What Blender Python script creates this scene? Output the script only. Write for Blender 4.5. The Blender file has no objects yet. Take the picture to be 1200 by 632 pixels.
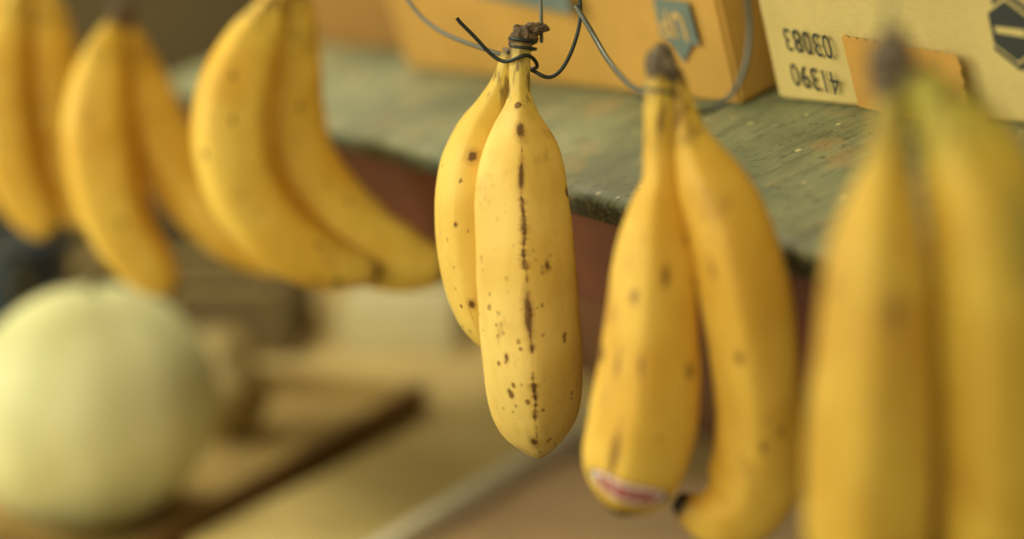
import bpy, bmesh, math
from mathutils import Vector, Matrix, noise

C = 1.35  # eye height
scene = bpy.context.scene
def lin(c):
    return tuple(((v/255)/12.92 if v/255 <= .04045 else ((v/255+.055)/1.055)**2.4) for v in c) + (1,)

# ---------------------------------------------------------------- node helpers
class NT:
    def __init__(s, name):
        s.m = bpy.data.materials.new(name); s.m.use_nodes = True
        s.t = s.m.node_tree; s.b = s.t.nodes['Principled BSDF']
    def n(s, typ, **kw):
        nd = s.t.nodes.new(typ)
        for k, v in kw.items(): setattr(nd, k, v)
        return nd
    def l(s, a, b): s.t.links.new(a, b)
    def _in(s, sock, v):
        if hasattr(v, 'is_linked'): s.l(v, sock)
        else: sock.default_value = v
    def math(s, op, a, b=0., c=0., clamp=False):
        nd = s.n('ShaderNodeMath', operation=op, use_clamp=clamp)
        for i, v in enumerate((a, b, c)): s._in(nd.inputs[i], v)
        return nd.outputs[0]
    def mix(s, f, a, b, mode='MIX'):
        nd = s.n('ShaderNodeMix', data_type='RGBA', blend_type=mode)
        s._in(nd.inputs[0], f); s._in(nd.inputs[6], a); s._in(nd.inputs[7], b)
        return nd.outputs[2]
    def rng(s, v, a, b, c=0., d=1., smooth=True):
        nd = s.n('ShaderNodeMapRange', interpolation_type='SMOOTHSTEP' if smooth else 'LINEAR')
        s._in(nd.inputs[0], v)
        for i, x in enumerate((a, b, c, d)): s._in(nd.inputs[i+1], x)
        return nd.outputs[0]
    def coords(s, off=(0,0,0), sc=(1,1,1)):
        tc = s.n('ShaderNodeTexCoord'); mp = s.n('ShaderNodeMapping')
        mp.inputs[1].default_value = off; mp.inputs[3].default_value = sc
        s.l(tc.outputs['Object'], mp.inputs[0]); return mp.outputs[0]
    def noise(s, vec, scale, detail=3., rough=.5):
        nd = s.n('ShaderNodeTexNoise'); s.l(vec, nd.inputs['Vector'])
        nd.inputs['Scale'].default_value = scale; nd.inputs['Detail'].default_value = detail
        nd.inputs['Roughness'].default_value = rough
        return nd.outputs['Fac']
    def voro(s, vec, scale):
        nd = s.n('ShaderNodeTexVoronoi'); s.l(vec, nd.inputs['Vector'])
        nd.inputs['Scale'].default_value = scale
        return nd.outputs['Distance'], nd.outputs['Color']
    def attr(s, name):
        nd = s.n('ShaderNodeAttribute', attribute_name=name); return nd.outputs['Fac']
    def bump(s, h, strength=.2, dist=.001):
        nd = s.n('ShaderNodeBump'); s.l(h, nd.inputs['Height'])
        nd.inputs['Strength'].default_value = strength; nd.inputs['Distance'].default_value = dist
        s.l(nd.outputs[0], s.b.inputs['Normal'])
    def col(s, c): s._in(s.b.inputs['Base Color'], c)
    def rough(s, r): s._in(s.b.inputs['Roughness'], r)

def plain(name, rgb, rough=.6, metal=0., var=.12, scale=40., bump=.15):
    m = NT(name); v = m.coords(); n = m.noise(v, scale, 4)
    a = lin(rgb); d = tuple(x*(1-var*2) for x in a[:3])+(1,)
    m.col(m.mix(m.rng(n, .3, .7), d, a)); m.rough(rough); m.b.inputs['Metallic'].default_value = metal
    if bump: m.bump(n, bump, .001)
    return m.m

def banana_mat(name, seed, ya=(240,208,104), yb=(228,190,78), streak=None, spots=.0, green=.35, blotch=0., marks=(), dark=.85):
    m = NT(name); off = (seed*1.37, seed*2.11, seed*.73); v = m.coords(off)
    t = m.attr('bt'); th = m.attr('bth')
    c = m.mix(m.rng(m.noise(v, 22, 3), .35, .65), lin(yb), lin(ya))
    c = m.mix(m.math('MULTIPLY', m.rng(m.noise(m.coords(off,(1,1,.25)), 160, 3), .45, .75), .22), c, lin((202,158,64)))
    # greenish neck
    c = m.mix(m.rng(t, .03, .26, green, 0.), c, lin((160,160,64)))
    # ridge lines: slightly brown, broken
    rd = m.math('ABSOLUTE', m.math('SINE', m.math('MULTIPLY', th, 2.5)))
    rl = m.rng(rd, .0, .13, 1., 0.)
    rl = m.math('MULTIPLY', rl, m.rng(m.noise(v, 45, 3), .45, .7, 0., .5))
    c = m.mix(rl, c, lin((158,110,48)))
    # freckles in uneven clusters
    if spots:
        vec = m.coords(off, (1,1,.85)); dist, colr = m.voro(vec, 290)
        sep = m.n('ShaderNodeSeparateColor'); m.l(colr, sep.inputs[0])
        pick = m.math('GREATER_THAN', sep.outputs[0], 1-spots)
        size = m.math('MULTIPLY_ADD', sep.outputs[1], .32, .06)
        nz = m.math('MULTIPLY', m.math('SUBTRACT', m.noise(v, 900, 2), .5), .5)
        s1 = m.math('MULTIPLY', m.rng(m.math('SUBTRACT', m.math('ADD', dist, nz), size), -.06, .05, 1., 0.), pick)
        s1 = m.math('MULTIPLY', s1, m.rng(t, .35, .75, .1, 1.))
        s1 = m.math('MULTIPLY', s1, m.rng(m.noise(m.coords(off,(1,1,.7)), 42, 3), .43, .54))
        c = m.mix(m.math('MULTIPLY', s1, dark), c, lin((116,70,30)))
        dist2, col2 = m.voro(m.coords((seed+5,3,1),(1,1,.6)), 80)
        sp2 = m.n('ShaderNodeSeparateColor'); m.l(col2, sp2.inputs[0])
        dd = m.math('ADD', dist2, m.math('MULTIPLY', m.math('SUBTRACT', m.noise(v, 400, 3), .5), .25))
        s2 = m.math('MULTIPLY', m.rng(m.math('SUBTRACT', dd, m.math('MULTIPLY', sp2.outputs[1], .2)), -.02, .03, 1., 0.),
                    m.math('GREATER_THAN', sp2.outputs[0], .5))
        c = m.mix(m.math('MULTIPLY', s2, dark), c, lin((98,56,26)))
    if blotch:
        b = m.rng(m.noise(m.coords((seed*3,1,4),(1,1,.6)), 38, 4, .6), .58, .68, 0., blotch)
        c = m.mix(b, c, lin((164,114,50)))
    # individual bruises: (angle, t, half-angle, half-length)
    for (a0, tt, ha, ht) in marks:
        wv = m.math('MULTIPLY', m.math('SUBTRACT', m.noise(v, 220, 4, .7), .5), 1.3)
        q1 = m.math('DIVIDE', m.math('SUBTRACT', th, a0), ha); q2 = m.math('DIVIDE', m.math('SUBTRACT', t, tt), ht)
        r = m.math('ADD', m.math('SQRT', m.math('ADD', m.math('MULTIPLY', q1, q1), m.math('MULTIPLY', q2, q2))), wv)
        c = m.mix(m.rng(r, .9, 2.2, .4, 0.), c, lin((160,108,48)))
        c = m.mix(m.rng(r, .6, 1.1, dark, 0.), c, lin((84,48,22)))
    if streak:
        for (th0, w, t0, t1, dens) in streak:
            wob = m.math('MULTIPLY', m.math('SUBTRACT', m.noise(v, 70, 3), .5), .16)
            d = m.math('ABSOLUTE', m.math('ADD', m.math('SUBTRACT', th, th0), wob))
            ns = m.noise(m.coords((seed*9,0,2),(.15,.15,1)), 95, 6, .75)
            wid = m.math('MULTIPLY', m.rng(ns, 1-dens-.08, 1-dens+.16), w)
            env = m.math('MULTIPLY', m.rng(t, t0, t0+.30), m.rng(t, t1-.08, t1, 1., 0.))
            wid = m.math('MULTIPLY', wid, env)
            k = m.math('DIVIDE', d, m.math('ADD', wid, .0008))
            fine = m.rng(m.noise(v, 500, 3), .35, .55, .5, 1.)
            c = m.mix(m.math('MULTIPLY', m.rng(k, 1., 3., .5, 0.), env), c, lin((172,116,48)))
            c = m.mix(m.math('MULTIPLY', m.rng(k, .7, 1.2, .93, 0.), fine), c, lin((74,38,20)))
    # dry stem end and blossom tip
    c = m.mix(m.math('MULTIPLY', m.rng(t, .1, .2, 1., 0.), m.rng(m.noise(m.coords(off,(1,1,.2)), 260, 3), .5, .62, 0., .8)), c, lin((106,78,38)))
    c = m.mix(m.rng(t, .0, .045, .9, 0.), c, lin((100,74,46)))
    tn = m.math('ADD', t, m.math('MULTIPLY', m.noise(v, 120, 3), .02))
    c = m.mix(m.rng(tn, .955, .998, 0., .45), c, lin((130,86,40)))
    c = m.mix(m.rng(tn, .986, 1.003), c, lin((44,32,22)))
    m.col(c); m.rough(.54)
    m.b.inputs['Specular IOR Level'].default_value = .28
    m.b.inputs['Subsurface Weight'].default_value = .06
    m.b.inputs['Subsurface Radius'].default_value = (.01, .007, .003)
    m.b.inputs['Subsurface Scale'].default_value = .3
    h = m.math('ADD', m.noise(v, 55, 3), m.math('MULTIPLY', m.noise(v, 420, 2), .25))
    m.bump(h, .3, .002)
    return m.m

# ---------------------------------------------------------------- object helpers
def link(o): scene.collection.objects.link(o); return o
def mesh_obj(name, bm, mats=(), smooth=False, parent=None, mw=None):
    me = bpy.data.meshes.new(name); bm.to_mesh(me); bm.free()
    for m in mats: me.materials.append(m)
    if smooth:
        for p in me.polygons: p.use_smooth = True
    o = link(bpy.data.objects.new(name, me))
    if parent: o.parent = parent
    if mw is not None: o.matrix_world = mw
    return o
def empty(name, loc, s=1.):
    o = link(bpy.data.objects.new(name, None)); o.empty_display_size = .02; o.location = loc; o.scale = (s,s,s); return o
def block(name, lo, hi, mat, bevel=.002, parent=None):
    lo, hi = Vector(lo), Vector(hi); c = (lo+hi)/2; s = hi-lo
    bm = bmesh.new(); bmesh.ops.create_cube(bm, size=1)
    bmesh.ops.scale(bm, vec=s, verts=bm.verts)
    if bevel: bmesh.ops.bevel(bm, geom=bm.edges[:], offset=bevel, segments=2, affect='EDGES')
    o = mesh_obj(name, bm, [mat]); o.location = c
    if parent: o.parent = parent
    return o
def wire(name, pts, r, mat, parent=None):
    cu = bpy.data.curves.new(name, 'CURVE'); cu.dimensions = '3D'; cu.bevel_depth = r; cu.bevel_resolution = 4
    cu.resolution_u = 10; cu.use_fill_caps = True
    sp = cu.splines.new('NURBS'); sp.points.add(len(pts)-1)
    for p, q in zip(sp.points, pts): p.co = (q[0], q[1], q[2], 1)
    sp.use_endpoint_u = True; sp.order_u = 4
    cu.materials.append(mat)
    o = link(bpy.data.objects.new(name, cu))
    if parent: o.parent = parent
    return o

def cr(P, i, f):
    g = lambda j: P[max(0, min(len(P)-1, j))]
    a, b, c, d = g(i-1), g(i), g(i+1), g(i+2)
    return .5*((2*b)+(c-a)*f+(2*a-5*b+4*c-d)*f*f+(3*b-a-3*c+d)*f**3)

class Banana:
    """tapering five-sided fruit about a curved spine, mm control points (dx, dz, dy, r)"""
    def __init__(s, pts, twist=0., ridge=.1):
        s.P = [Vector((p[0]*.001, p[2]*.001, p[1]*.001)) for p in pts]
        s.R = [p[3]*.001 for p in pts]
        s.twist, s.ridge = twist, ridge
        L = [0]
        for a, b in zip(s.P, s.P[1:]): L.append(L[-1]+(b-a).length)
        s.L = [x/L[-1] for x in L]
    def ev(s, t):
        i = 0
        while i < len(s.L)-2 and t > s.L[i+1]: i += 1
        f = (t-s.L[i])/(s.L[i+1]-s.L[i]); return cr(s.P, i, f), max(.0015, cr(s.R, i, f))
    def surf(s, t, th, lift=0.):
        p, r = s.ev(t); a, _ = s.ev(max(0, t-.015)); b, _ = s.ev(min(1, t+.015))
        T = (b-a).normalized(); F = Vector((0,-1,0)); F = (F-T*F.dot(T)).normalized(); S = T.cross(F).normalized()
        rg = math.sqrt(math.sin(2.5*(th-s.twist))**2+.02)
        k = 1+s.ridge*(.5-rg)
        k *= 1+.02*noise.noise(Vector((p.x*60, p.z*60, th)))
        return p+(F*math.cos(th)+S*math.sin(th))*(r*k+lift)
    def build(s, name, mat, parent, N=90, M=60):
        bm = bmesh.new(); lt = bm.verts.layers.float.new('bt'); la = bm.verts.layers.float.new('bth')
        rows = []
        for i in range(N+1):
            t = i/N; row = []
            for j in range(M):
                th = -math.pi+2*math.pi*j/M
                v = bm.verts.new(s.surf(t, th)); v[lt] = t; v[la] = th-s.twist; row.append(v)
            rows.append(row)
        for i in range(N):
            for j in range(M):
                k = (j+1) % M
                bm.faces.new((rows[i][j], rows[i][k], rows[i+1][k], rows[i+1][j]))
        for row, t in ((rows[0], 0.), (rows[-1], 1.)):
            c = bm.verts.new(sum((v.co for v in row), Vector())/M+Vector((0,0,.001 if t == 0 else -.001))); c[lt] = t
            for j in range(M): bm.faces.new((row[j], row[(j+1) % M], c))
        bmesh.ops.recalc_face_normals(bm, faces=bm.faces)
        return mesh_obj(name, bm, [mat], True, parent)

def crown(parent, mat, size, at=(0,0,0), seed=0, squash=(1,1,1.3)):
    bm = bmesh.new(); bmesh.ops.create_icosphere(bm, subdivisions=5, radius=1)
    for v in bm.verts:
        n = v.co.normalized()
        d = 1+.30*noise.noise(n*1.6+Vector((seed,0,0)))+.2*noise.noise(n*4+Vector((0,seed,0)))+.07*noise.noise(n*12)
        v.co = Vector((n.x*d*squash[0], n.y*d*squash[1], n.z*d*squash[2]))*size+Vector(at)
    return mesh_obj('crown', bm, [mat], True, parent)

# ---------------------------------------------------------------- materials
steel = plain('dark_wire', (52,58,54), .4, .7, bump=0)
steel2 = plain('grey_wire', (104,106,92), .45, .6, bump=0)
woody = plain('dry_stem', (118,94,62), .8, var=.3, scale=300, bump=.8)
woodg = plain('dry_stem_grey', (128,110,82), .8, var=.35, scale=250, bump=.8)

def cardboard(name, rgb, seed=0):
    m = NT(name); v = m.coords((seed,)*3)
    n = m.noise(v, 9, 4); f = m.noise(m.coords((seed,)*3, (1,1,6)), 120, 3)
    a = lin(rgb); b = tuple(x*.84 for x in a[:3])+(1,)
    c = m.mix(m.rng(n, .35, .65), b, a)
    c = m.mix(m.rng(f, .4, .75, 0, .12), c, lin((120,84,40)))
    m.col(c); m.rough(.72); m.bump(f, .08, .0006); m.b.inputs['Specular IOR Level'].default_value = .25
    return m.m
card1 = cardboard('cardboard_kraft', (208,162,78), 1)
card2 = cardboard('cardboard_pale', (212,190,118), 3)
card3 = cardboard('cardboard_brown', (164,122,60), 6)
ink_blue = plain('ink_blue_grey', (112,126,114), .7, var=.06, bump=0)
ink_black = plain('ink_black', (48,52,46), .7, var=.05, bump=0)
ink_patch = cardboard('kraft_patch', (202,154,72), 12)
ink_lite = plain('ink_light', (212,174,100), .7, var=.04, bump=0)

# shelf paint
m = NT('worn_green_paint'); v = m.coords(); vs = m.coords((0,0,0), (3.,.5,1))
c = m.mix(m.rng(m.noise(v, 9, 5, .6), .35, .65), lin((98,106,74)), lin((140,142,100)))
c = m.mix(m.rng(m.noise(vs, 34, 5, .65), .48, .66, 0, .6), c, lin((80,84,56)))
c = m.mix(m.rng(m.noise(v, 18, 5, .75), .53, .62, 0, .7), c, lin((150,126,76)))
c = m.mix(m.rng(m.noise(m.coords((7,2,7)), 45, 6, .8), .56, .63, 0, .55), c, lin((70,66,42)))
c = m.mix(m.rng(m.noise(m.coords((4,2,7)), 150, 4, .7), .58, .65, 0, .7), c, lin((58,60,40)))
d, vc = m.voro(v, 150); sp = m.n('ShaderNodeSeparateColor'); m.l(vc, sp.inputs[0])
c = m.mix(m.math('MULTIPLY', m.math('LESS_THAN', d, m.math('MULTIPLY', sp.outputs[1], .28)), m.math('GREATER_THAN', sp.outputs[0], .8)), c, lin((200,188,128)))
sx = m.n('ShaderNodeSeparateXYZ'); m.l(v, sx.inputs[0])
lip = m.rng(m.math('ADD', sx.outputs[2], m.math('MULTIPLY', m.noise(v, 160, 4), .004)), -.003, .001, 1., 0.)
c = m.mix(m.math('MULTIPLY', lip, .9), c, m.mix(m.rng(m.noise(v, 260, 4, .7), .52, .62), lin((36,46,30)), lin((118,118,78))))
m.col(c); m.rough(m.rng(m.noise(v, 25, 3), .3, .7, .45, .75)); m.bump(m.noise(vs, 120, 5, .7), .6, .0015)
shelf_mat = m.m
red_wood = plain('red_brown_wood', (112,54,24), .6, var=.25, scale=12)
wall_m = plain('dull_olive_plaster', (84,70,36), .9, var=.15, scale=4)
wall_m2 = plain('brown_panelling', (112,72,32), .85, var=.15, scale=4)
floor_m = plain('grey_concrete', (110,104,92), .85, var=.15, scale=6)
ceil_m = plain('cream_ceiling', (206,198,170), .9, var=.05, scale=4)
table_m = plain('tan_table_wood', (206,180,114), .7, var=.1, scale=8)

# ---------------------------------------------------------------- shelf frame
tau = math.radians(20); K = 1.06
d = Vector((-.439,.898,0)).normalized(); nrm = Vector((.898,.439,0)).normalized()
u = (nrm*math.cos(tau)+Vector((0,0,1))*math.sin(tau)).normalized(); w = (-d).cross(u).normalized()
E0 = Vector((.0294*K,.70*K,C-.0945*K))
def SM(a, b, c=0):
    """frame on the sloping shelf: X toward near end, Y up-slope, Z out of the board"""
    o = E0+d*a+u*b+w*c
    M = Matrix((-d, u, w)).transposed().to_4x4(); M.translation = o; return M

prof = [(.68,0),(.5,0),(.3,0),(.16,0),(.08,0),(.03,0),(.012,0),(.005,-.0004),(.0015,-.002),(0,-.005),(0,-.009),(.0008,-.013),(.003,-.0155),(.008,-.017),(.03,-.018),(.68,-.018)]
bm = bmesh.new(); NA = 420; a0, a1 = -.45, 1.04; rows = []
for i in range(NA+1):
    a = a0+(a1-a0)*i/NA; row = []
    for (b, cc) in prof:
        edge = max(0, 1-b/.02)
        q = noise.fractal(Vector((a*70, cc*260, 0)), .8, 2., 4)
        q2 = noise.noise(Vector((a*16, 7, 0)))
        db = edge*(.0015*q+.0016*q2); dc = edge*.0006*noise.noise(Vector((a*90, b*300, 3)))
        row.append(bm.verts.new((-a, b+db, cc+dc)))
    rows.append(row)
for i in range(NA):
    for j in range(len(prof)-1): bm.faces.new((rows[i][j], rows[i+1][j], rows[i+1][j+1], rows[i][j+1]))
    bm.faces.new((rows[i][-1], rows[i+1][-1], rows[i+1][0], rows[i][0]))
bm.faces.new(rows[0]); bm.faces.new(rows[-1])
bmesh.ops.recalc_face_normals(bm, faces=bm.faces)
shelf = mesh_obj('wooden_display_shelf', bm, [shelf_mat], True, None, SM(0,0,0))
md = shelf.modifiers.new('es', 'EDGE_SPLIT'); md.split_angle = math.radians(50)
def child_block(name, lo, hi, mat, parent, bevel=.0015):
    return block(name, lo, hi, mat, bevel, parent)
child_block('apron', (-1.03,.02,-.088), (.44,.038,-.018), red_wood, shelf)
for i, a in enumerate((.0,.5,.98)):
    child_block('bracket_%d' % (i+1), (-a-.01,.05,-.05), (-a+.01,.68,-.018), red_wood, shelf)

# ---------------------------------------------------------------- boxes on the shelf
LEAN = .13
def carton(name, a_far, b, L, D, H, mat, lean=LEAN):
    bm = bmesh.new()
    bmesh.ops.create_cube(bm, size=1)
    bmesh.ops.subdivide_edges(bm, edges=bm.edges[:], cuts=9, use_grid_fill=True)
    for v in bm.verts:
        x, y, z = v.co
        f = (1-(2*x)**2)*(1-(2*z)**2)
        yy = y-.0012/D*f*(1 if y < 0 else -1)*(abs(y) > .49)
        v.co = Vector(((x+.5)*L, (yy+.5)*D, (z+.5)*H))
        v.co.x += lean*v.co.z
    be = [e for e in bm.edges if len(e.link_faces) == 2 and e.calc_face_angle() > 1.2]
    bmesh.ops.bevel(bm, geom=be, offset=.0025, segments=3, affect='EDGES')
    o = mesh_obj(name, bm, [mat], True, None, SM(a_far, b, 0.0008))
    md = o.modifiers.new('es', 'EDGE_SPLIT'); md.split_angle = math.radians(35)
    q = lean*H
    child_block('flap_front', (q+.003,.002,H), (q+L-.003,D/2-.001,H+.003), mat, o, .001)
    child_block('flap_rear', (q+.003,D/2+.001,H), (q+L-.003,D-.002,H+.003), mat, o, .001)
    child_block('packing_tape', (q+.002,D/2-.025,H+.003), (q+L-.002,D/2+.025,H+.0034), card3, o, 0)
    return o
def place(o, parent, s, h, off, flip, sx=1.):
    o.parent = parent
    o.matrix_local = Matrix.Translation((s+LEAN*h, -off, h)) @ Matrix.Rotation(math.pi/2, 4, 'X') @ Matrix(((1,LEAN,0,0),(0,1,0,0),(0,0,1,0),(0,0,0,1))) @ Matrix.Rotation(math.pi if flip else 0, 4, 'Z') @ Matrix.Diagonal((sx,1,1,1))
def decal_poly(name, parent, pts, s, h, mat, off=.0006, flip=False):
    bm = bmesh.new()
    f = bm.faces.new([bm.verts.new((x, y, 0)) for x, y in pts]); bmesh.ops.triangulate(bm, faces=[f])
    o = mesh_obj(name, bm, [mat], False); place(o, parent, s, h, off, flip); return o
def decal_text(name, parent, txt, size, s, h, mat, off=.0008, flip=True, sx=1., bold=.0):
    cu = bpy.data.curves.new(name, 'FONT'); cu.body = txt; cu.size = size; cu.align_x = 'CENTER'; cu.align_y = 'CENTER'
    cu.offset = bold; cu.extrude = .00005; cu.space_character = 1.12; cu.materials.append(mat)
    o = link(bpy.data.objects.new(name, cu)); place(o, parent, s, h, off, flip, sx); return o
OFF = .0016
box2 = carton('cardboard_box', -.012*K, .123*K, .36, .28, .19, card2)
decal_text('number_upper', box2, '03083', .0185, .0385, .0358, ink_black, OFF, True, .84, .0)
decal_text('number_lower', box2, '41390', .0185, .0385, .0155, ink_black, OFF, True, .84, .0)
zz = []
nz = 26
for i in range(nz+1): zz.append((.084*i/nz, .038+(.0018 if i % 2 else 0)))
for i in range(12): zz.append((.084+(.0014 if i % 2 else 0), .038-.038*(i+.5)/12))
zz += [(.084,.0005), (0,.0005)]
decal_poly('serrated_kraft_patch', box2, zz, .070, .001, ink_patch, OFF)
hexp = lambda r: [(r*math.sin(math.pi/3*i), r*math.cos(math.pi/3*i)) for i in range(6)]
decal_poly('hexagon_mark', box2, hexp(.0185), .182, .045, ink_black, OFF)
decal_poly('hexagon_ring', box2, hexp(.0155), .182, .045, card2, OFF+.0004)
decal_poly('hexagon_core', box2, hexp(.0140), .182, .045, ink_black, OFF+.0008)
decal_poly('mark_bar', box2, [(-.009,-.0016),(.009,-.0016),(.009,.0016),(-.009,.0016)], .182, .045, card2, OFF+.0012)
decal_text('origin_print', box2, 'TAIWAN', .0115, .166, .071, ink_black, OFF, True, .9, .0)

L1 = .50
box1 = carton('cardboard_box', .0061*K+L1, .1114*K, L1, .28, .19, card1)
sh = [(-.0235,-.019),(.0235,-.019),(.0235,.007),(.016,.007),(0,.0205),(-.016,.007),(-.0235,.007)]
decal_poly('up_arrow', box1, sh, L1-.047, .045, ink_blue, OFF, True)
decal_text('up_lettering', box1, 'UP', .023, L1-.047, .049, ink_lite, OFF+.0006, True, 1., .0005)
decal_poly('printed_band', box1, [(-.15,-.008),(.15,-.008),(.15,.008),(-.15,.008)], L1-.30, .074, ink_blue, OFF)
box3 = carton('cardboard_box', 1.0, .15, .44, .27, .17, card3)

# ---------------------------------------------------------------- hanging rail
RZ = C+.12
rail = wire('hanging_rail', [(.19,.30,RZ),(.121,.45,RZ),(.057,.586,RZ),(-.012,.707,RZ),(-.16,.965,RZ),(-.314,1.14,RZ),(-.447,1.31,RZ),(-.55,1.43,RZ)], .004, steel2)
wire('drop_rod_1', [(.18,.32,RZ),(.18,.32,2.6)], .003, steel2, rail)
wire('drop_rod_2', [(-.54,1.42,RZ),(-.54,1.42,2.6)], .003, steel2, rail)

# ---------------------------------------------------------------- banana bunches
def bunch(loc, fruits, s=1.):
    e = empty('banana_bunch', loc, s); out = []
    for i, (pts, mat, tw) in enumerate(fruits):
        b = Banana(pts, tw); b.build('banana_%d' % (i+1), mat, e); out.append(b)
    return e, out

A1 = [(-1,-2,0,5),(-1.6,-14,-1,5),(-1.6,-26,-3,5.4),(-1.6,-34,-6,8),(-1.6,-43,-10,13),(-1,-55,-16,18.5),(-1,-71,-21,21.6),(1,-102,-27,23.0),
      (3.8,-142,-26,23.4),(5.2,-168,-19,21.8),(6,-181,-15,17.8),(6.8,-190,-12,12.0),(7.2,-195.5,-10,6.8),(7.5,-198.5,-8,3.2)]
A2 = [(-5,-6,6,5),(-9,-21,9,6),(-14,-34,13,9),(-18,-47,15,15),(-21,-65,16,20),(-22,-86,17,21.5),(-20.5,-111,19,21),(-15,-136,22,18.5),(-8,-151,25,13),(-3,-159,27,6),(0,-163,28,3.5)]
mA1 = banana_mat('banana_skin_freckled', 1, (244,208,112), (232,192,90), [(0.,.088,.20,.97,.48)], .45, .3, .35,
                 [(-.02,.245,.13,.020),(.0,.34,.06,.03),(.02,.61,.08,.04),(-.45,.52,.05,.010),(.55,.70,.04,.008),(.08,.90,.10,.016)])
mA2 = banana_mat('banana_skin_freckled_rear', 2, (240,201,94), (226,183,72), None, .10, .3, .2,
                 [(-.25,.33,.14,.016),(-.1,.74,.08,.012),(.0,.52,.05,.008)])
e1, _ = bunch((.0055,.707,C-.0191), [(A1,mA1,.0),(A2,mA2,.5)], 1.025)
crown(e1, woody, .0062, (0,.002,.000), 2, (1,1,1.1))
crown(e1, woody, .0045, (.006,.001,.005), 5, (1.4,1,.6))
W = lambda L: [tuple(x*.001 for x in (p[0], p[2], p[1])) for p in L]   # (dx,dz,dy) mm
wire('hook_wire', W([(-32,10,-2),(-31,8,-2),(-24,2,-2),(-15,-9,-3),(-8,-12,-5),(-3,-9,-8),(3,-7,-8),(7,-12,-3),(7,-15,3),(2,-15,6),(3,-15,4),(6,-16,-2),(12,-20,-3),(19,-16,-3),(25,-3,-3),(28,9,-2),(28,20,0),(20,60,0),(2,105,-2),(-10,135,-3),(-15,139,-1),(-17,133,3),(-14,128,2)]), .00095, steel, e1)
def coil(r, z0, z1, turns, y=0, x=0):
    return [(x+r*math.cos(k*math.pi/3), z0+(z1-z0)*k/(turns*6), y+r*math.sin(k*math.pi/3)) for k in range(int(turns*6)+1)]
wire('binding_wire', W(coil(7.4, 2, -7, 2.5, 1, 0)), .0008, steel, e1)
wire('slack_wire', W([(-74,45,95),(-68,30,80),(-60,16,62),(-45,3,40),(-28,-3,22),(-12,-8,10),(-3,-10,6)]), .0011, steel2, e1)
wire('upper_wire', W([(9,-2,3),(9,10,8),(9,22,12),(4,60,12),(-8,110,4),(-17,136,0)]), .0009, steel2, e1)

B1 = [(0,-2,0,5.5),(0,-17,-1,6.5),(0,-35,-2,6.8),(0,-48,-4,7.5),(-1,-57,-5,11),(-2,-70,-7,15),(-3,-86,-9,17.8),(-4,-107,-10,19.5),(-5,-129,-10,21.8),(-8,-150,-9,23),(-12,-168,-7,21.5),(-15,-179,-6,16.5),(-17,-185,-6,10),(-18,-188.5,-6,4)]
B2 = [(5,-2,3,5.5),(9,-14,1,6),(12,-27,-4,7.5),(16,-37,-8,11),(21,-48,-12,15),(26,-60,-15,17.2),(31,-78,-18,18.6),(35,-96,-19,19),(38,-117,-18,18.6),(40,-138,-16,18),(41,-158,-12,18.6),(39,-173,-9,19),(33,-184,-7,17.5),(24,-189,-6,14),(16,-189,-5,9.5),(10,-186,-5,6),(7,-184,-5,4)]
mB1 = banana_mat('banana_skin_sticker_fruit', 3, (234,191,78), (220,170,58), None, .07, .25, .35,
                 [(.30,.83,.09,.05),(-.42,.45,.10,.02),(.05,.63,.04,.02),(.62,.64,.06,.03)], .65)
mB2 = banana_mat('banana_skin_curled', 4, (228,183,72), (212,163,54), None, .03, .25, .35,
                 [(.2,.54,.10,.012),(-.2,.70,.07,.010),(.5,.38,.06,.02)], .55)
e2, bs = bunch((.0607,.586,C-.0281), [(B1,mB1,.25),(B2,mB2,.3)], .96)
crown(e2, woodg, .0062, (.001,0,.001), 7, (1,1,1.5))
crown(e2, woodg, .0060, (.001,.001,-.010), 9, (1.15,.9,1.7))
crown(e2, woodg, .0045, (.005,.001,-.012), 21, (1,.9,1.7))
wire('hook_wire', W([(4,-18,8),(14,-20,10),(26,-20,10),(37,-8,10),(41,10,10),(40,30,8),(30,70,0),(0,120,0),(-10,154,-1),(-16,158,2),(-18,152,4)]), .0013, steel2, e2)
wire('slack_wire', W([(-2,-13,0),(-8,-12,20),(-13,-6,50),(-18,2,90),(-22,12,110),(-30,26,125)]), .0014, steel2, e2)
wire('binding_wire', W(coil(8.2, -6, -13, 1.5)), .0009, steel2, e2)
st_w = plain('sticker_white', (236,226,204), .4, var=.03, bump=0)
st_r = plain('sticker_red', (168,22,18), .4, var=.03, bump=0)
st_b = plain('sticker_navy', (52,42,60), .4, var=.03, bump=0)
b = bs[0]; bm = bmesh.new(); NU, NV = 90, 36; g = []
for i in range(NV+1):
    row = []
    for j in range(NU+1):
        uu = -1+2*j/NU; vv = -1+2*i/NV
        half = math.sqrt(max(0, 1-abs(uu)**2.2))
        row.append(bm.verts.new(b.surf(.908+.030*vv*half, .16+1.0*uu, .0004)))
    g.append(row)
for i in range(NV):
    for j in range(NU):
        f = bm.faces.new((g[i][j], g[i][j+1], g[i+1][j+1], g[i+1][j]))
        uu = -1+2*(j+.5)/NU; vv = -1+2*(i+.5)/NV
        mi = 0
        if abs(vv) > .84: mi = 1
        elif abs(vv) < .58 and abs(uu) < .74 and (uu*4) % 1 < .8:
            mi = 1
        if abs(uu) > .86: mi = 2
        f.material_index = mi
bmesh.ops.recalc_face_normals(bm, faces=bm.faces)
mesh_obj('fruit_sticker', bm, [st_w, st_r, st_b], True, e2)

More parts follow.
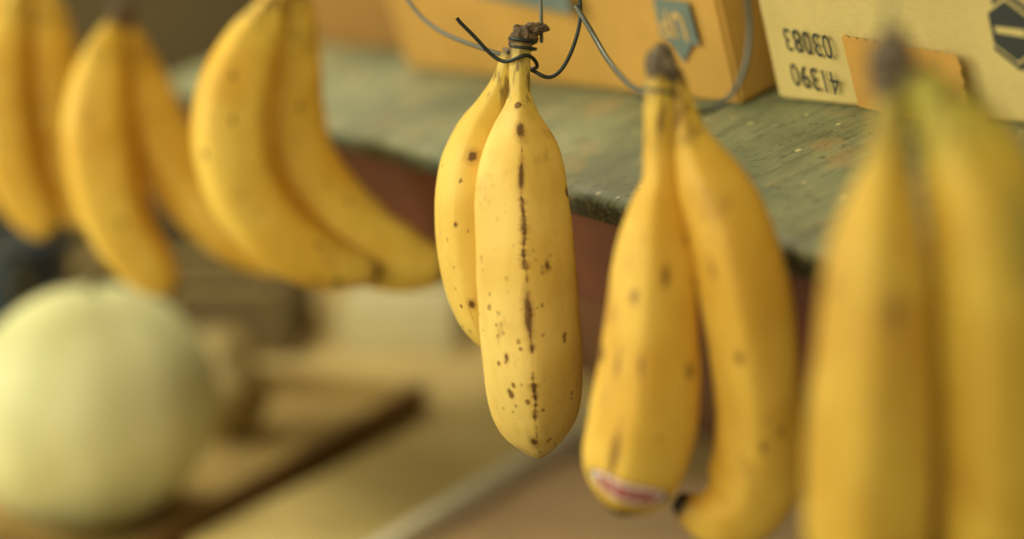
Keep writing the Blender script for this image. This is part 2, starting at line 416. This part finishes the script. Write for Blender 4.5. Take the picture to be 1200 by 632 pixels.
C1 = [(0,-5,0,5),(-2,-18,-2,6),(-4,-30,-4,6.5),(-5,-40,-6,9),(-7,-50,-8,12),(-9,-68,-10,17),(-10,-97,-10,19.5),(-11,-126,-8,21),(-11,-162,-4,21.5),(-9,-180,0,17),(-8,-188,2,9),(-8,-192,3,4)]
C2 = [(4,-3,-2,6),(9,-10,-4,8),(16,-19,-7,12),(23,-31,-10,17),(28,-53,-14,20),(32,-97,-15,21.5),(34,-141,-13,21.5),(32,-179,-9,18),(29,-191,-5,9),(28,-195,-3,4)]
mC1 = banana_mat('banana_skin_near', 5, (212,172,64), (196,150,48), None, .04, .65, .5, [(-.4,.42,.18,.025),(-.1,.86,.16,.016)], .5)
mC2 = banana_mat('banana_skin_near_green', 6, (208,172,62), (192,152,48), None, .04, .75, .45, (), .5)
nt = NT.__new__(NT); nt.m = mC2; nt.t = mC2.node_tree; nt.b = nt.t.nodes['Principled BSDF']
old = nt.b.inputs['Base Color'].links[0].from_socket
t = nt.attr('bt'); th = nt.attr('bth')
q1 = nt.math('DIVIDE', nt.math('ADD', th, .75), .30); q2 = nt.math('DIVIDE', nt.math('SUBTRACT', t, .33), .09)
r = nt.math('SQRT', nt.math('ADD', nt.math('MULTIPLY', q1, q1), nt.math('MULTIPLY', q2, q2)))
nt.col(nt.mix(nt.rng(r, .6, 1.3, .6, 0.), old, lin((136,130,50))))
e3, _ = bunch((.1215,.45,C-.0189), [(C1,mC1,.3),(C2,mC2,.5)], .90)
crown(e3, woodg, .0070, (-.002,0,.000), 11, (1.1,1,1.5))
crown(e3, woodg, .0066, (-.001,0,-.009), 14, (1.1,1,1.6))
wire('hook_wire', W([(0,-8,6),(-6,-6,6),(-4,6,0),(0,30,0),(0,90,0),(0,153,0),(-4,157,2),(-6,152,5)]), .0008, steel2, e3)

yA, yB = (240,198,80), (226,176,56)
D1 = [(0,-5,0,6),(-7,-20,-2,10),(-18,-41,-4,18),(-28,-69,-6,23),(-30,-99,-6,24.5),(-21,-130,-5,24),(0,-156,-3,22),(25,-171,0,18),(48,-177,3,10),(56,-178,4,5)]
D2 = [(5,-5,6,6),(3,-20,12,13),(-2,-46,20,21),(-6,-80,28,26),(-2,-110,30,27),(15,-138,30,27),(42,-163,28,25),(70,-175,26,20),(92,-179,24,11),(97,-180,24,6)]
e4, _ = bunch((-.154,.969,C+.0171), [(D1,banana_mat('banana_skin_far_a',7,yA,yB,None,.02,.15,.25),.4),(D2,banana_mat('banana_skin_far_b',8,yA,yB,None,.02,.15,.25),.1)], 1.14)
crown(e4, woody, .009, (.002,.002,-.002), 13)
wire('hook_wire', W([(0,-4,8),(-6,-2,6),(-4,10,0),(-4,60,0),(-6,90,0),(-12,94,2),(-14,88,5)]), .0011, steel2, e4)
F1 = [(-2,-9,0,6),(-7,-27,-3,14),(-11,-54,-6,22),(-12,-90,-8,25),(-6,-126,-8,25),(6,-159,-6,22),(23,-183,-3,18),(36,-194,0,10),(41,-197,1,4)]
F2 = [(4,-9,4,6),(4,-30,12,15),(10,-60,20,22),(24,-96,24,24),(46,-129,24,24),(74,-157,22,22),(102,-174,20,17),(123,-183,18,9),(129,-185,18,4)]
e5, _ = bunch((-.3146,1.14,C-.0068), [(F1,banana_mat('banana_skin_far_c',9,yA,yB,None,.02,.15,.25),.4),(F2,banana_mat('banana_skin_far_d',10,yA,yB,None,.02,.15,.25),.1)], 1.14)
crown(e5, woody, .009, (.001,.002,-.004), 15)
wire('hook_wire', W([(0,-8,8),(-8,-4,4),(-4,10,0),(0,60,0),(4,111,0),(-2,115,2),(-6,110,5)]), .0011, steel2, e5)
G1 = [(-1,-7,0,6),(-10,-35,-4,14),(-17,-76,-8,22),(-15,-124,-9,24),(-3,-166,-8,22),(10,-193,-5,18),(19,-206,-3,11),(22,-210,-2,5)]
G2 = [(7,-7,6,6),(14,-35,12,15),(16,-76,20,22),(21,-124,24,24),(28,-162,22,23),(38,-190,20,18),(45,-201,18,11),(48,-207,18,5)]
G3 = [(-6,-7,4,6),(-26,-30,8,14),(-50,-66,12,21),(-60,-110,14,23),(-56,-150,14,21),(-46,-180,12,15),(-38,-196,10,8),(-36,-200,10,4)]
e6, _ = bunch((-.4476,1.311,C+.0228), [(G1,banana_mat('banana_skin_far_e',11,yA,yB,None,.02,.15,.25),.4),(G2,banana_mat('banana_skin_far_f',12,yA,yB,None,.02,.15,.25),.1),(G3,banana_mat('banana_skin_far_g',13,yA,yB,None,.02,.15,.25),.1)], 1.14)
crown(e6, woody, .009, (0,.002,-.002), 17)
wire('hook_wire', W([(0,-4,8),(-8,0,4),(-4,10,0),(0,60,0),(3,85,0),(-2,89,2),(-6,84,5)]), .0011, steel2, e6)

# ---------------------------------------------------------------- lower display table
TZ = C-.51
def prism(name, pts, z0, z1, mat):
    bm = bmesh.new(); lo = [bm.verts.new((x,y,z0)) for x,y in pts]; hi = [bm.verts.new((x,y,z1)) for x,y in pts]
    bm.faces.new(lo); bm.faces.new(hi)
    for i in range(len(pts)):
        k = (i+1) % len(pts); bm.faces.new((lo[i], lo[k], hi[k], hi[i]))
    bmesh.ops.recalc_face_normals(bm, faces=bm.faces)
    return mesh_obj(name, bm, [mat])
tab = prism('produce_table', [(-1.7,.95),(.56,.95),(-.36,2.85),(-1.7,2.85)], TZ-.04, TZ, table_m)
for i, (x, y) in enumerate(((-1.6,1.05),(.4,1.05),(-1.6,2.75),(-.5,2.75))):
    l = block('leg_%d' % (i+1), (x-.03,y-.03,0), (x+.03,y+.03,TZ-.04), table_m, .003)
    l.parent = tab

def melon(name, loc, r, mat, sc=(1,1,.96)):
    bm = bmesh.new(); bmesh.ops.create_uvsphere(bm, u_segments=64, v_segments=40, radius=r)
    for v in bm.verts:
        n = v.co.normalized(); a = math.atan2(n.y, n.x)
        k = 1+.008*math.cos(a*10)*(1-n.z**2)+.02*noise.noise(n*1.5+Vector(loc))
        if n.z > .97: k -= .05*(n.z-.97)/.03
        v.co = Vector((v.co.x*sc[0], v.co.y*sc[1], v.co.z*sc[2]))*k
    zmin = min(v.co.z for v in bm.verts)
    o = mesh_obj(name, bm, [mat], True); o.location = (loc[0], loc[1], loc[2]-zmin+.001)
    bm = bmesh.new(); bmesh.ops.create_cone(bm, cap_ends=True, segments=16, radius1=.006, radius2=.004, depth=.02)
    s = mesh_obj('stalk', bm, [woodg], True, o); s.location = (0,0,r*sc[2]*.95+.006)
    return o
mm = NT('honeydew_rind'); v = mm.coords()
c = mm.mix(mm.rng(mm.noise(v, 7, 3), .35, .65), lin((204,202,142)), lin((222,218,162)))
mm.col(c); mm.rough(.6); mm.bump(mm.noise(v, 60, 3), .1, .001); rind = mm.m
rind2 = plain('netted_rind', (184,160,94), .7, var=.22, scale=30)
TF = TZ+.008
melon('honeydew_melon', (-.403,1.365,TF), .118, rind)
for x, y, r in ((-.325,1.64,.046),(-.37,1.78,.048),(-.47,1.74,.05)):
    melon('small_netted_melon', (x,y,TF), r, rind2)

def tray(name, loc, ang, Wd, L, H, mat, side, th=.006):
    e = block(name, (-Wd,0,0), (0,L,.006), mat, .001)
    e.data.transform(Matrix.Translation((-Wd/2,L/2,.003))); e.location = loc; e.rotation_euler = (0,0,ang)
    for nme, lo, hi, mt in (('side_left',(-Wd,0,.006),(-Wd+th,L,H),side),('side_right',(-th*2,0,.006),(0,L,H),side),
                        ('end_front',(-Wd+th,0,.006),(-th*2,th,H*.9),side),('end_rear',(-Wd+th,L-th,.006),(-th*2,L,H*.9),mat)):
        block(nme, lo, hi, mt, .001, e)
    return e
dark_card = cardboard('dark_printed_card', (126,96,52), 20)
t1 = tray('cardboard_produce_tray', (-.330,1.21,TZ+.001), -.385, .30, .60, .034, cardboard('tray_bottom', (184,156,92), 21), dark_card)
def deck(name, loc, ang, x0, x1, L, H, mat):
    o = block(name, (x0,0,0), (x1,L,H), mat, .002); o.data.transform(Matrix.Translation(((x0+x1)/2,L/2,H/2)))
    o.location = loc; o.rotation_euler = (0,0,ang); return o
slat_m = plain('pale_slat', (252,244,208), .6, var=.03)
S0 = (-.13,1.19,TZ+.001)
deck('table_divider_slat', S0, -.505, -.008, .008, .50, .045, slat_m)
deck('flat_carton', S0, -.505, -.19, -.012, .60, .022, cardboard('yellow_card', (226,202,130), 23))
deck('flat_carton', S0, -.505, .012, .36, .36, .028, cardboard('pinkish_card', (240,202,150), 24))
block('white_carton', (-.25,2.05,TZ+.001), (-.08,2.22,TZ+.07), plain('white_card', (212,202,154), .7, var=.05), .004)
def crate(name, x0, y0, x1, y1, H, mat, rows):
    e = block(name, (x0,y0,TZ+.001), (x1,y1,TZ+.015), mat, .002); inv = Matrix.Translation(-e.location)
    def add(n, lo, hi):
        s = block(n, lo, hi, mat, .0015); s.parent = e; s.matrix_parent_inverse = inv
    h = H/rows
    for r in range(rows):
        za, zb = TZ+.018+h*r, TZ+.018+h*r+h*.78
        add('slat_front_%d' % (r+1), (x0,y0,za), (x1,y0+.01,zb)); add('slat_rear_%d' % (r+1), (x0,y1-.01,za), (x1,y1,zb))
        add('slat_left_%d' % (r+1), (x0,y0+.01,za), (x0+.01,y1-.01,zb)); add('slat_right_%d' % (r+1), (x1-.01,y0+.01,za), (x1,y1-.01,zb))
    for i, (px, py) in enumerate(((x0+.01,y0+.01),(x1-.03,y0+.01),(x0+.01,y1-.03),(x1-.03,y1-.03))):
        add('post_%d' % (i+1), (px,py,TZ+.015), (px+.02,py+.02,TZ+.015+H))
    return e
crate('wooden_crate', -.66, 2.02, -.31, 2.26, .085, plain('dark_olive_wood', (104,86,46), .8, var=.2, scale=10), 2)
crate('blue_plastic_crate', -1.02, 1.95, -.69, 2.25, .14, plain('blue_plastic', (38,54,64), .5, var=.1), 3)

# ---------------------------------------------------------------- room shell
wb = Vector((E0.x, E0.y, 0))+nrm*.655
p0 = wb-d*2.5; p1 = wb+d*2.18
q0 = p0+nrm*.06; q1 = p1+nrm*.06
prism('wall_right', [(p0.x,p0.y),(p1.x,p1.y),(q1.x,q1.y),(q0.x,q0.y)], 0, 2.6, wall_m2)
block('wall_back', (-3.2,3.0,0), (p1.x+.05,3.06,2.6), wall_m, 0)
block('floor', (-3.2,-2.5,-.05), (2.2,3.06,0), floor_m, 0)
block('ceiling', (-3.2,-2.5,2.6), (2.2,3.06,2.65), ceil_m, 0)
block('baseboard_back', (-3.2,2.985,0), (p1.x-.05,3.0,.1), red_wood, .002)

# ---------------------------------------------------------------- light
def area(name, loc, target, size, power, col):
    l = bpy.data.lights.new(name, 'AREA'); l.size = size; l.energy = power; l.color = col
    o = link(bpy.data.objects.new(name, l)); o.location = loc
    o.rotation_euler = (Vector(target)-Vector(loc)).to_track_quat('-Z','Y').to_euler(); return o
area('shopfront_light', (-1.5,-.7,C+.95), (0,.9,C-.2), 1.9, 42, (1,.95,.73))
area('overhead_fill', (-.7,1.7,2.5), (-.4,1.7,TZ), .7, 20, (1,.955,.74))  # added fill from above for the melon background, no actual fixture
area('table_fill', (-2.6,.9,C+.5), (.1,1.3,TZ), 1.2, 32, (1,.965,.76))  # added fill from the left to lift the dark lower table, no window there
wd = bpy.data.worlds.new('daylight'); scene.world = wd; wd.use_nodes = True
bg = wd.node_tree.nodes['Background']; bg.inputs[0].default_value = (1,.975,.76,1); bg.inputs[1].default_value = .76

# ---------------------------------------------------------------- camera
cam = bpy.data.cameras.new('camera'); co = link(bpy.data.objects.new('camera', cam))
co.location = (0,0,C); co.rotation_euler = (math.pi/2,0,0)
cam.lens = 50; cam.sensor_width = 36; cam.shift_y = -316/1200; cam.clip_start = .01
cam.dof.use_dof = True; cam.dof.focus_distance = .692; cam.dof.aperture_fstop = 1.9; cam.dof.aperture_blades = 0
scene.camera = co
scene.view_settings.view_transform = 'Standard'
